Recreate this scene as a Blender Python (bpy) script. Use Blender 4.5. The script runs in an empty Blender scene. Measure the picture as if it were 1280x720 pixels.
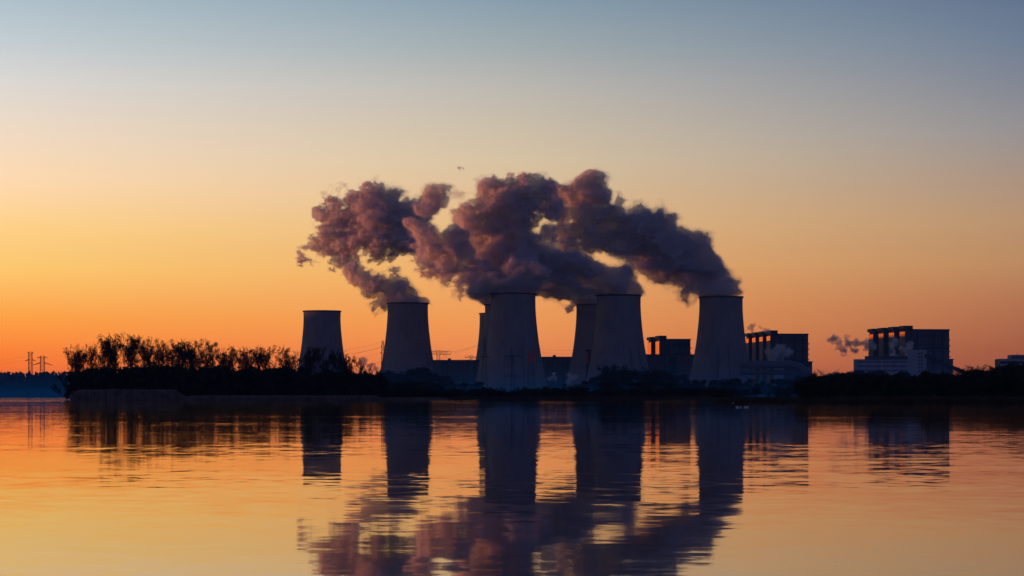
import bpy, bmesh, math, random
import numpy as np
from mathutils import Vector, Matrix

# ------------------------------------------------------------------ camera, sky, sun, exposure
SC = bpy.context.scene
COL = SC.collection
F = 2887.0          # focal length in pixels of a 1280 px wide frame
HOR = 494.0         # pixel row of the horizon
CAMH = 1.7


def P(px, py, D):
    """point at distance D seen at that pixel (used to measure the place out)"""
    return Vector(((px - 640) / F * D, D, CAMH + (HOR - py) / F * D))


cam = bpy.data.objects.new("camera", bpy.data.cameras.new("camera"))
COL.objects.link(cam)
cam.location = (0, 0, CAMH)
cam.rotation_euler = (math.pi / 2, 0, 0)
cam.data.sensor_width = 36
cam.data.lens = 36 * F / 1280
cam.data.shift_y = (HOR - 360) / 1280
cam.data.clip_start = 0.5
cam.data.clip_end = 30000
SC.camera = cam

SUN_AZ = -90.0      # degrees from the view direction, to the left
SUN_EL = -1.82       # the sun has just set: only the steam above the towers still sees it
GLOW_AZ = -42.0     # middle of the twilight arch, set apart from the sun's azimuth
SUN_POWER = 5.0

SC.view_settings.view_transform = 'Standard'
SC.view_settings.look = 'None'
SC.view_settings.gamma = 1
SC.view_settings.exposure = 0.0
cy = SC.cycles
cy.max_bounces = 8
cy.diffuse_bounces = 2
cy.glossy_bounces = 3
cy.transmission_bounces = 2
cy.volume_bounces = 2
cy.transparent_max_bounces = 40
cy.caustics_reflective = False
cy.caustics_refractive = False
cy.use_adaptive_sampling = True
cy.adaptive_threshold = 0.02
cy.use_denoising = True


def lin(c):
    out = []
    for v in c:
        v = v / 255.0
        out.append(v / 12.92 if v <= 0.04045 else ((v + 0.055) / 1.055) ** 2.4)
    return (*out, 1.0)


world = bpy.data.worlds.new("World")
SC.world = world
world.use_nodes = True


def build_sky():
    nt = world.node_tree
    N, L = nt.nodes, nt.links
    N.clear()
    out = N.new('ShaderNodeOutputWorld')
    bg = N.new('ShaderNodeBackground')
    L.new(bg.outputs[0], out.inputs[0])
    tc = N.new('ShaderNodeTexCoord')
    sep = N.new('ShaderNodeSeparateXYZ')
    L.new(tc.outputs['Generated'], sep.inputs[0])

    def math_(op, a, b=None):
        n = N.new('ShaderNodeMath')
        n.operation = op
        for i, v in enumerate((a, b)):
            if v is None:
                continue
            if isinstance(v, (int, float)):
                n.inputs[i].default_value = v
            else:
                L.new(v, n.inputs[i])
        return n.outputs[0]

    def rng(v, a, b, smooth=False):
        n = N.new('ShaderNodeMapRange')
        n.interpolation_type = 'SMOOTHSTEP' if smooth else 'LINEAR'
        L.new(v, n.inputs[0])
        n.inputs[1].default_value = a
        n.inputs[2].default_value = b
        return n.outputs[0]

    el = math_('MULTIPLY', math_('ARCSINE', sep.outputs[2]), 180 / math.pi)
    el = math_('ABSOLUTE', el)
    az = math_('MULTIPLY', math_('ARCTAN2', sep.outputs[0], sep.outputs[1]), 180 / math.pi)
    # angle from the glow's azimuth, 0..180
    th = math_('ABSOLUTE', math_('WRAP', math_('SUBTRACT', az, GLOW_AZ), -180))
    wrapn = th.node.inputs[0].links[0].from_node
    wrapn.inputs[1].default_value = 180
    wrapn.inputs[2].default_value = -180

    e20 = rng(el, 0.0, 20.0)

    def ramp(stops):
        n = N.new('ShaderNodeValToRGB')
        n.color_ramp.interpolation = 'EASE' if False else 'LINEAR'
        els = n.color_ramp.elements
        while len(els) > 1:
            els.remove(els[-1])
        els[0].position = stops[0][0] / 20
        els[0].color = lin(stops[0][1])
        for d, c in stops[1:]:
            e = els.new(d / 20)
            e.color = lin(c)
        L.new(e20, n.inputs[0])
        return n.outputs[0]

    R_ = lambda y: math.degrees(math.atan((HOR - y) / F))
    S = ramp([(0, (240, 100, 34)), (2.5, (228, 138, 66)), (5, (196, 156, 118)), (8, (150, 152, 150)), (13, (100, 124, 146)), (20, (64, 92, 126))])
    Lr = ramp([(R_(494), (255, 108, 34)), (R_(455), (255, 122, 38)), (R_(440), (255, 131, 42)), (R_(400), (255, 160, 58)), (R_(340), (255, 200, 104)), (R_(290), (254, 208, 130)), (R_(230), (249, 213, 171)),
               (R_(165), (230, 211, 190)), (R_(110), (211, 207, 202)), (R_(60), (186, 196, 200)), (R_(0), (163, 181, 191)), (13, (126, 148, 166)), (20, (80, 106, 138))])
    Cr = ramp([(R_(494), (228, 114, 70)), (R_(450), (234, 132, 74)), (R_(400), (238, 152, 80)), (R_(340), (236, 170, 100)), (R_(290), (229, 181, 123)), (R_(200), (208, 188, 156)),
               (R_(110), (180, 176, 168)), (R_(60), (154, 164, 166)), (R_(0), (128, 149, 163)), (13, (98, 121, 146)), (20, (64, 90, 124))])
    Rr = ramp([(R_(494), (154, 76, 52)), (R_(440), (163, 90, 58)), (R_(380), (180, 114, 74)), (R_(330), (188, 138, 91)), (R_(280), (182, 144, 106)), (R_(230), (166, 142, 123)),
               (R_(170), (144, 140, 140)), (R_(110), (122, 128, 140)), (R_(60), (105, 120, 140)), (R_(0), (89, 107, 133)), (13, (66, 86, 118)), (20, (46, 66, 102))])
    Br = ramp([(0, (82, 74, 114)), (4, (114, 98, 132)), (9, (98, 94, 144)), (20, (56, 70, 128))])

    def mix(f, a, b):
        n = N.new('ShaderNodeMix')
        n.data_type = 'RGBA'
        L.new(f, n.inputs[0])
        L.new(a, n.inputs[6])
        L.new(b, n.inputs[7])
        return n.outputs[2]

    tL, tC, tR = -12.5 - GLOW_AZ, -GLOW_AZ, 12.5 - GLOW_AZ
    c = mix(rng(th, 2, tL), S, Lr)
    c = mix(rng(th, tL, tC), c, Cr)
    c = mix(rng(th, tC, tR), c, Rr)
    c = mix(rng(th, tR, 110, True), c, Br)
    # physical sky for the high dome
    ni = N.new('ShaderNodeTexSky')
    ni.sky_type = 'NISHITA'
    ni.sun_disc = False
    ni.sun_elevation = math.radians(1.0)
    ni.sun_rotation = math.radians(SUN_AZ)
    ni.air_density = 1.2
    ni.ozone_density = 3.0
    sc = N.new('ShaderNodeVectorMath')
    sc.operation = 'SCALE'
    L.new(ni.outputs[0], sc.inputs[0])
    sc.inputs['Scale'].default_value = 0.09
    c = mix(rng(el, 14, 45, True), c, sc.outputs[0])
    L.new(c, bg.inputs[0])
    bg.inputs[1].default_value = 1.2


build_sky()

sl = bpy.data.lights.new("sun", 'SUN')
sl.energy = SUN_POWER
sl.angle = math.radians(0.5)
sl.color = (1.0, 0.27, 0.11)
sun = bpy.data.objects.new("sun", sl)
COL.objects.link(sun)
a_, e_ = math.radians(SUN_AZ), math.radians(SUN_EL)
to_sun = Vector((math.sin(a_) * math.cos(e_), math.cos(a_) * math.cos(e_), math.sin(e_)))
sun.rotation_euler = to_sun.to_track_quat('Z', 'Y').to_euler()
sun.location = (-800, 1500, 600)

# ------------------------------------------------------------------ helpers


def props(o, label=None, cat=None, group=None, kind=None):
    if label:
        o['label'] = label
    if cat:
        o['category'] = cat
    if group:
        o['group'] = group
    if kind:
        o['kind'] = kind
    return o


def empty(name, loc, label, cat, group=None):
    o = bpy.data.objects.new(name, None)
    o.empty_display_size = 2
    COL.objects.link(o)
    o.location = loc
    return props(o, label, cat, group)


def mesh_obj(name, verts, faces, mat, parent=None, smooth=False):
    me = bpy.data.meshes.new(name)
    me.from_pydata([tuple(v) for v in verts], [], [tuple(f) for f in faces])
    if smooth:
        me.polygons.foreach_set('use_smooth', [True] * len(me.polygons))
    me.update()
    me.materials.append(mat)
    o = bpy.data.objects.new(name, me)
    COL.objects.link(o)
    if parent is not None:
        o.parent = parent
    return o


def np_mesh(name, V, Fq, mat, parent=None, smooth=True):
    """fast mesh from numpy arrays, all faces with the same number of corners"""
    me = bpy.data.meshes.new(name)
    k = Fq.shape[1]
    me.vertices.add(len(V))
    me.vertices.foreach_set('co', np.ascontiguousarray(V, dtype=np.float32).ravel())
    me.loops.add(Fq.size)
    me.loops.foreach_set('vertex_index', np.ascontiguousarray(Fq, dtype=np.int32).ravel())
    me.polygons.add(len(Fq))
    me.polygons.foreach_set('loop_start', np.arange(0, Fq.size, k, dtype=np.int32))
    me.polygons.foreach_set('loop_total', np.full(len(Fq), k, dtype=np.int32))
    me.polygons.foreach_set('use_smooth', np.full(len(Fq), smooth, dtype=bool))
    me.update(calc_edges=True)
    me.validate()
    me.materials.append(mat)
    o = bpy.data.objects.new(name, me)
    COL.objects.link(o)
    if parent is not None:
        o.parent = parent
    return o


class MB:
    """collects boxes, bars and discs into one mesh"""

    def __init__(s):
        s.v, s.f = [], []

    def box(s, x0, x1, y0, y1, z0, z1, fn=None):
        b = len(s.v)
        pts = [(x, y, z) for z in (z0, z1) for x, y in ((x0, y0), (x1, y0), (x1, y1), (x0, y1))]
        s.v += [fn(Vector(p)) if fn else Vector(p) for p in pts]
        s.f += [tuple(b + i for i in q) for q in ((0, 3, 2, 1), (4, 5, 6, 7), (0, 1, 5, 4), (1, 2, 6, 5), (2, 3, 7, 6), (3, 0, 4, 7))]
        return s

    def bar(s, p, q, r0, r1=None, n=4):
        p, q = Vector(p), Vector(q)
        r1 = r0 if r1 is None else r1
        d = (q - p)
        if d.length < 1e-6:
            return s
        d.normalize()
        u = d.cross(Vector((0, 0, 1)) if abs(d.z) < .9 else Vector((1, 0, 0))).normalized()
        w = d.cross(u)
        b = len(s.v)
        for c, r in ((p, r0), (q, r1)):
            for k in range(n):
                a = 2 * math.pi * k / n + .4
                s.v.append(c + u * math.cos(a) * r + w * math.sin(a) * r)
        for k in range(n):
            k2 = (k + 1) % n
            s.f.append((b + k, b + k2, b + n + k2, b + n + k))
        s.f.append(tuple(b + n - 1 - k for k in range(n)))
        s.f.append(tuple(b + n + k for k in range(n)))
        return s

    def build(s, name, mat, parent=None, smooth=False):
        return mesh_obj(name, s.v, s.f, mat, parent, smooth)


def new_mat(name):
    m = bpy.data.materials.new(name)
    m.use_nodes = True
    return m, m.node_tree.nodes, m.node_tree.links, m.node_tree.nodes['Principled BSDF']


def mat_plain(name, col, rough=0.8, metal=0.0, var=0.25, scale=0.3, spec=0.3):
    """base colour broken up by noise"""
    m, N, L, b = new_mat(name)
    tc = N.new('ShaderNodeTexCoord')
    no = N.new('ShaderNodeTexNoise')
    no.inputs['Scale'].default_value = scale
    no.inputs['Detail'].default_value = 5
    L.new(tc.outputs['Object'], no.inputs['Vector'])
    r = N.new('ShaderNodeValToRGB')
    r.color_ramp.elements[0].position = .3
    r.color_ramp.elements[1].position = .7
    r.color_ramp.elements[0].color = (*[c * (1 - var) for c in col], 1)
    r.color_ramp.elements[1].color = (*[min(1, c * (1 + var)) for c in col], 1)
    L.new(no.outputs['Fac'], r.inputs[0])
    L.new(r.outputs[0], b.inputs['Base Color'])
    b.inputs['Roughness'].default_value = rough
    b.inputs['Metallic'].default_value = metal
    b.inputs['Specular IOR Level'].default_value = spec
    return m


def mat_concrete():
    m, N, L, b = new_mat('tower_concrete')
    tc = N.new('ShaderNodeTexCoord')
    sep = N.new('ShaderNodeSeparateXYZ')
    L.new(tc.outputs['Object'], sep.inputs[0])
    # vertical weather streaks: noise stretched along z
    mp = N.new('ShaderNodeMapping')
    mp.inputs['Scale'].default_value = (.35, .35, .02)
    L.new(tc.outputs['Object'], mp.inputs[0])
    n1 = N.new('ShaderNodeTexNoise')
    n1.inputs['Scale'].default_value = 1
    n1.inputs['Detail'].default_value = 6
    L.new(mp.outputs[0], n1.inputs['Vector'])
    n2 = N.new('ShaderNodeTexNoise')
    n2.inputs['Scale'].default_value = .06
    n2.inputs['Detail'].default_value = 5
    L.new(tc.outputs['Object'], n2.inputs['Vector'])
    # pour bands
    wv = N.new('ShaderNodeMath')
    wv.operation = 'MULTIPLY'
    L.new(sep.outputs[2], wv.inputs[0])
    wv.inputs[1].default_value = 1 / 1.6
    fr = N.new('ShaderNodeMath')
    fr.operation = 'FRACT'
    L.new(wv.outputs[0], fr.inputs[0])
    gt = N.new('ShaderNodeMath')
    gt.operation = 'LESS_THAN'
    L.new(fr.outputs[0], gt.inputs[0])
    gt.inputs[1].default_value = .14
    ad = N.new('ShaderNodeMath')
    ad.operation = 'ADD'
    L.new(n1.outputs['Fac'], ad.inputs[0])
    L.new(n2.outputs['Fac'], ad.inputs[1])
    sb = N.new('ShaderNodeMath')
    sb.operation = 'MULTIPLY_ADD'
    L.new(gt.outputs[0], sb.inputs[0])
    sb.inputs[1].default_value = -.12
    L.new(ad.outputs[0], sb.inputs[2])
    r = N.new('ShaderNodeValToRGB')
    r.color_ramp.elements[0].position = .6
    r.color_ramp.elements[1].position = 1.25
    r.color_ramp.elements[0].color = (.19, .175, .18, 1)
    r.color_ramp.elements[1].color = (.265, .25, .25, 1)
    mr = N.new('ShaderNodeMapRange')
    L.new(sb.outputs[0], mr.inputs[0])
    mr.inputs[1].default_value = .5
    mr.inputs[2].default_value = 1.4
    L.new(mr.outputs[0], r.inputs[0])
    r.color_ramp.elements[0].position = .1
    r.color_ramp.elements[1].position = .9
    L.new(r.outputs[0], b.inputs['Base Color'])
    b.inputs['Roughness'].default_value = .92
    b.inputs['Specular IOR Level'].default_value = .1
    return m


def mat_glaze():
    m, N, L, b = new_mat('sunset_tinted_glazing')
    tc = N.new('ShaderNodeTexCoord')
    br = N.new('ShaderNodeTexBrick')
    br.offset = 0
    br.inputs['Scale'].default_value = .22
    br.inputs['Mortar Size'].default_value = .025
    br.inputs['Color1'].default_value = (1.0, .40, .14, 1)  # orange of the reflected sunset put into the pane colour
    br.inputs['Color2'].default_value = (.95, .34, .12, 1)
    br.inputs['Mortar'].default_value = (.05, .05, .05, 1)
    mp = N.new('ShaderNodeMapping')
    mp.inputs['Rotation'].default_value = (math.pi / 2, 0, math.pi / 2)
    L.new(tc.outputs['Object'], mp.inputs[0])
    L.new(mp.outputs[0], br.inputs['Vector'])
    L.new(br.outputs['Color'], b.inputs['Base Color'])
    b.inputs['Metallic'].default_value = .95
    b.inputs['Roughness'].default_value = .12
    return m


def mat_steam(name, density, veil, aniso=.2, col=(.77, .77, .80)):
    m, N, L, b = new_mat(name)
    N.remove(b)
    out = N['Material Output']
    pv = N.new('ShaderNodeVolumePrincipled')
    pv.inputs['Color'].default_value = (*col, 1)
    pv.inputs['Density'].default_value = density
    pv.inputs['Anisotropy'].default_value = aniso
    L.new(pv.outputs[0], out.inputs['Volume'])
    tr = N.new('ShaderNodeBsdfTransparent')
    df = N.new('ShaderNodeBsdfDiffuse')
    df.inputs[0].default_value = (*col, 1)
    mx = N.new('ShaderNodeMixShader')
    mx.inputs[0].default_value = veil
    L.new(tr.outputs[0], mx.inputs[1])
    L.new(df.outputs[0], mx.inputs[2])
    L.new(mx.outputs[0], out.inputs['Surface'])
    return m


def mat_water():
    m, N, L, b = new_mat('lake_water')
    b.inputs['Base Color'].default_value = (.006, .010, .014, 1)
    b.inputs['Roughness'].default_value = .03
    b.inputs['IOR'].default_value = 1.72
    geo = N.new('ShaderNodeNewGeometry')

    def noise(scale, detail, sx=1.0, sy=1.0, off=0.0):
        mp = N.new('ShaderNodeMapping')
        mp.inputs['Scale'].default_value = (sx, sy, 1)
        mp.inputs['Location'].default_value = (off, off * .7, off * .3)
        L.new(geo.outputs['Position'], mp.inputs[0])
        n = N.new('ShaderNodeTexNoise')
        n.inputs['Scale'].default_value = scale
        n.inputs['Detail'].default_value = detail
        L.new(mp.outputs[0], n.inputs['Vector'])
        return n

    def vm(op, a, b_=None, scale=None):
        n = N.new('ShaderNodeVectorMath')
        n.operation = op
        for i, v in enumerate((a, b_)):
            if v is None:
                continue
            if isinstance(v, tuple):
                n.inputs[i].default_value = v
            else:
                L.new(v, n.inputs[i])
        if scale is not None:
            if isinstance(scale, (int, float)):
                n.inputs['Scale'].default_value = scale
            else:
                L.new(scale, n.inputs['Scale'])
        return n.outputs[0]

    def mr(v, a, b_, c, d, smooth=True):
        n = N.new('ShaderNodeMapRange')
        n.interpolation_type = 'SMOOTHSTEP' if smooth else 'LINEAR'
        L.new(v, n.inputs[0])
        for i, q in enumerate((a, b_, c, d)):
            n.inputs[i + 1].default_value = q
        return n.outputs[0]

    small = vm('SUBTRACT', noise(2.6, 2, .75, 1.0).outputs['Color'], (.5, .5, .5))
    mid = vm('SUBTRACT', noise(.55, 2, .8, 1.0, 13).outputs['Color'], (.5, .5, .5))
    # wind patches make some stretches of water rougher than others
    patch = mr(noise(.035, 3, .35, 1.0, 31).outputs['Fac'], .42, .68, .45, 2.1)
    sepp = N.new('ShaderNodeSeparateXYZ')
    L.new(geo.outputs['Position'], sepp.inputs[0])
    far = mr(sepp.outputs[1], 300, 900, 0, 1)
    band = mr(noise(.02, 2, .12, 1.0, 57).outputs['Fac'], .50, .60, 0, 1)
    fb = N.new('ShaderNodeMath')
    fb.operation = 'MULTIPLY'
    L.new(far, fb.inputs[0])
    L.new(band, fb.inputs[1])
    amp = N.new('ShaderNodeMath')
    amp.operation = 'MULTIPLY_ADD'
    L.new(fb.outputs[0], amp.inputs[0])
    amp.inputs[1].default_value = 6.0
    L.new(patch, amp.inputs[2])
    s = vm('ADD', vm('SCALE', small, scale=.018), vm('SCALE', mid, scale=.011))
    s = vm('SCALE', s, scale=amp.outputs[0])
    s = vm('MULTIPLY', s, (.55, 1.0, 0))
    nrm = vm('NORMALIZE', vm('ADD', s, (0, 0, 1)))
    L.new(nrm, b.inputs['Normal'])
    b.inputs['Base Color'].default_value = (.004, .012, .022, 1)
    b.inputs['Specular Tint'].default_value = (1.0, .89, .75, 1)  # warm sunset tint put into the reflection colour
    return m


def mat_ground():
    m, N, L, b = new_mat('bank_soil')
    geo = N.new('ShaderNodeNewGeometry')
    n = N.new('ShaderNodeTexNoise')
    n.inputs['Scale'].default_value = .08
    n.inputs['Detail'].default_value = 8
    L.new(geo.outputs['Position'], n.inputs['Vector'])
    r = N.new('ShaderNodeValToRGB')
    r.color_ramp.elements[0].color = (.020, .020, .012, 1)
    r.color_ramp.elements[1].color = (.075, .065, .040, 1)
    L.new(n.outputs['Fac'], r.inputs[0])
    L.new(r.outputs[0], b.inputs['Base Color'])
    b.inputs['Roughness'].default_value = 1
    b.inputs['Specular IOR Level'].default_value = 0
    return m


M = dict(
    concrete=mat_concrete(),
    rim=mat_plain('weathered_rim', (.07, .065, .065), .9),
    glaze=mat_glaze(),
    clad=mat_plain('brown_cladding', (.15, .085, .075), .7, var=.15, scale=.15),
    wall=mat_plain('grey_cladding', (.085, .085, .10), .8, var=.2, scale=.1),
    brick=mat_plain('brown_brick', (.11, .075, .07), .9, var=.2, scale=.2),
    dark=mat_plain('dark_metal', (.035, .035, .04), .7, var=.2, scale=.5),
    white=mat_plain('pale_render', (.30, .34, .37), .85, var=.12, scale=.15),
    pane=mat_plain('dark_window_glass', (.02, .02, .025), .3, var=.1, scale=.3, spec=.3),
    steel=mat_plain('galvanised_steel', (.12, .12, .13), .6, var=.2, scale=.4),
    redsteel_glow=mat_plain('red_steel_and_glow', (.60, .06, .035), .6, var=.2, scale=.4),  # mast paint, reused as painted glow on the narrow stair tower
    duct=mat_plain('insulated_duct', (.12, .135, .155), .6, var=.15, scale=.2),
    bark=mat_plain('dark_bark', (.035, .028, .024), .95, var=.35, scale=2.0, spec=.05),
    twig=mat_plain('bare_twigs', (.040, .032, .028), .95, var=.35, scale=1.0, spec=.05),
    leaf=mat_plain('dark_foliage', (.030, .038, .024), .95, var=.5, scale=.25, spec=.05),
    needle=mat_plain('conifer_foliage', (.022, .030, .022), .95, var=.4, scale=.2, spec=.05),
    darkreed=mat_plain('dark_reeds', (.07, .055, .04), .95, var=.3, scale=.4, spec=.05),  # darker tone of the reed colour
    reed=mat_plain('dry_reeds', (.23, .19, .17), .95, var=.3, scale=.4, spec=.05),
    bird=mat_plain('white_feathers', (.75, .75, .76), .8, var=.05),
    beak=mat_plain('orange_beak', (.5, .2, .04), .6, var=.05),
    ground=mat_ground(),
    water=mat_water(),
    puff=mat_steam('steam_puff', .16, .15),
    core=mat_steam('steam_core', .085, .28, .0),
    veil=mat_steam('steam_veil', .034, .02, .1),
    wisp=mat_steam('steam_wisp', .009, .004, .1),
)

rnd = random.Random(7)
rng_np = np.random.default_rng(11)

# ------------------------------------------------------------------ ground, water
R_WORLD = 5000.0


def disc(name, z, r, mat, kind='structure', n=128):
    v = [(r * math.cos(2 * math.pi * k / n), r * math.sin(2 * math.pi * k / n), z) for k in range(n)]
    o = mesh_obj(name, v, [tuple(range(n))], mat)
    return props(o, kind=kind)


disc('ground', -2.5, R_WORLD, M['ground'])
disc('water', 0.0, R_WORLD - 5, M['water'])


def bank(name, outline, z=0.7, slope=3.0):
    """a low bank of land: outline (x, y) at the waterline, inner top at z, uneven edge"""
    pts = []
    n0 = len(outline)
    for i in range(n0):
        a, b = Vector(outline[i]), Vector(outline[(i + 1) % n0])
        k = max(1, min(60, int((b - a).length / 6)))
        for j in range(k):
            p = a.lerp(b, j / k)
            w = 1.2
            pts.append((p.x + rnd.uniform(-w, w), p.y + rnd.uniform(-w, w)))
    c = Vector((sum(p[0] for p in pts) / len(pts), sum(p[1] for p in pts) / len(pts)))
    n = len(pts)
    v = [(x, y, -1.2) for x, y in pts]
    for x, y in pts:
        d = (c - Vector((x, y))).normalized() * slope
        v.append((x + d.x, y + d.y, z + rnd.uniform(-.15, .15)))
    f = [(i, (i + 1) % n, n + (i + 1) % n, n + i) for i in range(n)]
    bm = bmesh.new()
    vs = [bm.verts.new(p) for p in v]
    for q in f:
        bm.faces.new([vs[i] for i in q])
    top = bm.faces.new([vs[n + i] for i in range(n)])
    bmesh.ops.recalc_face_normals(bm, faces=bm.faces[:])
    bmesh.ops.triangulate(bm, faces=[top])
    me = bpy.data.meshes.new(name)
    bm.to_mesh(me)
    bm.free()
    me.materials.append(M['ground'])
    o = bpy.data.objects.new(name, me)
    COL.objects.link(o)
    return props(o, kind='structure')


g = lambda px, D: ((px - 640) / F * D, D)
bank('terrain', [(-3200, 2650), (-900, 2650), g(70, 2600), g(300, 1600), g(480, 960), g(560, 905), g(640, 900), g(700, 915), g(780, 900), g(880, 860), g(960, 700),
                 g(1060, 640), g(1280, 560), g(1900, 430), (3000, 400), (4100, 2000), (3200, 3700), (0, 4800), (-2800, 3900)], .8, 6)
bank('peninsula', [g(82, 832), g(100, 815), g(230, 812), g(330, 808), g(470, 830), g(560, 860), g(520, 1000), g(300, 1000), g(110, 900)], .7, 4)
bank('near_bank', [g(895, 560), g(960, 540), g(1030, 500), g(1120, 470), g(1290, 440), g(1700, 380), g(1800, 620), g(1200, 640), g(950, 640)], .7, 3)
bank('sandbar', [g(690, 800), g(735, 785), g(792, 800), g(760, 830), g(715, 830)], .45, 3)
bank('mudflat', [g(800, 850), g(840, 845), g(880, 848), g(880, 860), g(810, 862)], .25, 2)


# ------------------------------------------------------------------ haze
def haze():
    m, N, L, b = new_mat('haze_air')
    N.remove(b)
    pv = N.new('ShaderNodeVolumePrincipled')
    pv.inputs['Color'].default_value = (.30, .58, 1.0, 1)
    pv.inputs['Density'].default_value = HAZE
    pv.inputs['Anisotropy'].default_value = 0.0
    L.new(pv.outputs[0], N['Material Output'].inputs['Volume'])
    o = MB().box(-5100, 5100, -5100, 5100, -3.5, 330).build('haze', m)
    props(o, kind='stuff')


HAZE = 0.00004
haze()


def mist(top, density, y0, y1, x0, x1, cut):
    m, N, L, b = new_mat('mist_air')
    N.remove(b)
    pv = N.new('ShaderNodeVolumePrincipled')
    pv.inputs['Color'].default_value = (.02, .40, .85, 1)
    pv.inputs['Density'].default_value = density
    L.new(pv.outputs[0], N['Material Output'].inputs['Volume'])
    o = MB().box(x0, x1, y0, y1, cut, top).build('mist', m)
    props(o, 'thin layer of ground mist lying before the cooling towers', kind='stuff')


mist(6.0, .00050, 942, 2490, -1450, 760, -1.31)
mist(14.0, .00022, 950, 2470, -1440, 750, -1.32)
mist(27.0, .00008, 960, 2450, -1430, 740, -1.33)

# ------------------------------------------------------------------ cooling towers
PROFILE = [(0, .98), (.08, .935), (.176, .882), (.29, .82), (.416, .755), (.52, .705), (.61, .672), (.70, .644), (.79, .622), (.87, .609), (.94, .606), (1.0, .613)]
TOWER_H = 113.0
TOWER_R = 40.2


def prof_r(t):
    for (a, ra), (b, rb) in zip(PROFILE, PROFILE[1:]):
        if t <= b:
            k = (t - a) / (b - a)
            return (ra + (rb - ra) * k) * TOWER_R
    return PROFILE[-1][1] * TOWER_R


def make_tower():
    root = empty('cooling_tower', (0, 0, 0), '', 'cooling tower', 'cooling towers of the power station')
    n, rings = 96, 40
    v, f = [], []
    z0 = .06
    outer = [(z0 + (1 - z0) * k / rings) for k in range(rings + 1)]
    loops = [(prof_r(t), t * TOWER_H) for t in outer] + [(prof_r(t) - .8, t * TOWER_H) for t in reversed(outer)]
    for r, z in loops:
        v += [(r * math.cos(2 * math.pi * k / n), r * math.sin(2 * math.pi * k / n), z) for k in range(n)]
    m_ = len(loops)
    for i in range(m_):
        i2 = (i + 1) % m_
        for k in range(n):
            k2 = (k + 1) % n
            f.append((i * n + k, i * n + k2, i2 * n + k2, i2 * n + k))
    mesh_obj('shell', v, f, M['concrete'], root, smooth=True)
    # ring walkway round the mouth
    v, f = [], []
    rt = prof_r(1)
    sect = [(rt + .05, TOWER_H - 1.6), (rt + .95, TOWER_H - 1.3), (rt + .95, TOWER_H + .25), (rt - .9, TOWER_H + .25), (rt - .9, TOWER_H + .02), (rt + .05, TOWER_H + .02)]
    for r, z in sect:
        v += [(r * math.cos(2 * math.pi * k / n), r * math.sin(2 * math.pi * k / n), z) for k in range(n)]
    for i in range(len(sect)):
        i2 = (i + 1) % len(sect)
        for k in range(n):
            k2 = (k + 1) % n
            f.append((i * n + k, i * n + k2, i2 * n + k2, i2 * n + k))
    mesh_obj('rim', v, f, M['rim'], root)
    # slanted legs the shell stands on
    mb = MB()
    for k in range(40):
        a0 = 2 * math.pi * k / 40
        for s in (-1, 1):
            a1 = a0 + s * math.pi / 40
            mb.bar((TOWER_R * 1.0 * math.cos(a0), TOWER_R * 1.0 * math.sin(a0), 0), (prof_r(z0) * math.cos(a1) * .995, prof_r(z0) * math.sin(a1) * .995, z0 * TOWER_H + .3), .45)
    mb.build('leg_ring', M['concrete'], root)
    # caged ladders up the shell
    for az in (-96, -74):
        mb = MB()
        a = math.radians(az)
        pts = [Vector(((prof_r(t) + .5) * math.cos(a), (prof_r(t) + .5) * math.sin(a), t * TOWER_H)) for t in np.linspace(.08, .5 if az == -74 else .46, 12)]
        for p, q in zip(pts, pts[1:]):
            mb.bar(p, q, .32)
        mb.build('ladder', M['dark'], root)
    return root


def copy_thing(root, loc, rz=0.0, scale=None, label=None, group=None):
    r = root.copy()
    COL.objects.link(r)
    r.location = loc
    r.rotation_euler = (0, 0, rz)
    if scale is not None:
        r.scale = scale if isinstance(scale, tuple) else (scale,) * 3
    if label:
        r['label'] = label
    if group:
        r['group'] = group
    for ch in list(root.children):
        c = ch.copy()
        COL.objects.link(c)
        c.parent = r
        for gch in list(ch.children):
            d = gch.copy()
            COL.objects.link(d)
            d.parent = c
    return r


T0 = make_tower()
TOWERS = {}
tw = [
    ('T1', 402.6, 389, 'idle cooling tower with no steam, standing alone behind the bare lakeside trees', .2),
    ('T2', 509.7, 379, 'cooling tower with a single short steam plume, left of the low dark hall', 1.0),
    ('T3', 622.0, 392, 'farthest cooling tower, only a thin lowest sliver of its left edge showing', 2.0),
    ('T4', 631.0, 381, 'cooling tower mostly hidden, the taller sliver left of the broad central tower', 3.3),
    ('T5', 641.5, 367, 'broad central cooling tower behind the red and white lattice mast', .05),
    ('T6', 745.3, 381, 'shorter cooling tower half hidden behind its taller right neighbour', 2.4),
    ('T7', 773.4, 369, 'tall cooling tower overlapping a shorter one behind it', .5),
    ('T8', 901.2, 371, 'rightmost cooling tower with dark vertical ladders low on its shell', 0.0),
]
for i, (k, px, py, label, rz) in enumerate(tw):
    D = TOWER_H * F / (HOR + 1.9 - py)
    loc = ((px - 640) / F * D, D, 0.0)
    rz = rz if k != 'T8' else math.atan2(-loc[0], D) * 1.0
    if i == 0:
        T0.location = loc
        T0.rotation_euler = (0, 0, rz)
        T0['label'] = label
        o = T0
    else:
        o = copy_thing(T0, loc, rz, None, label)
    TOWERS[k] = o

# ------------------------------------------------------------------ steam: outlines grown from puffs and noise, filled with droplets


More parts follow.
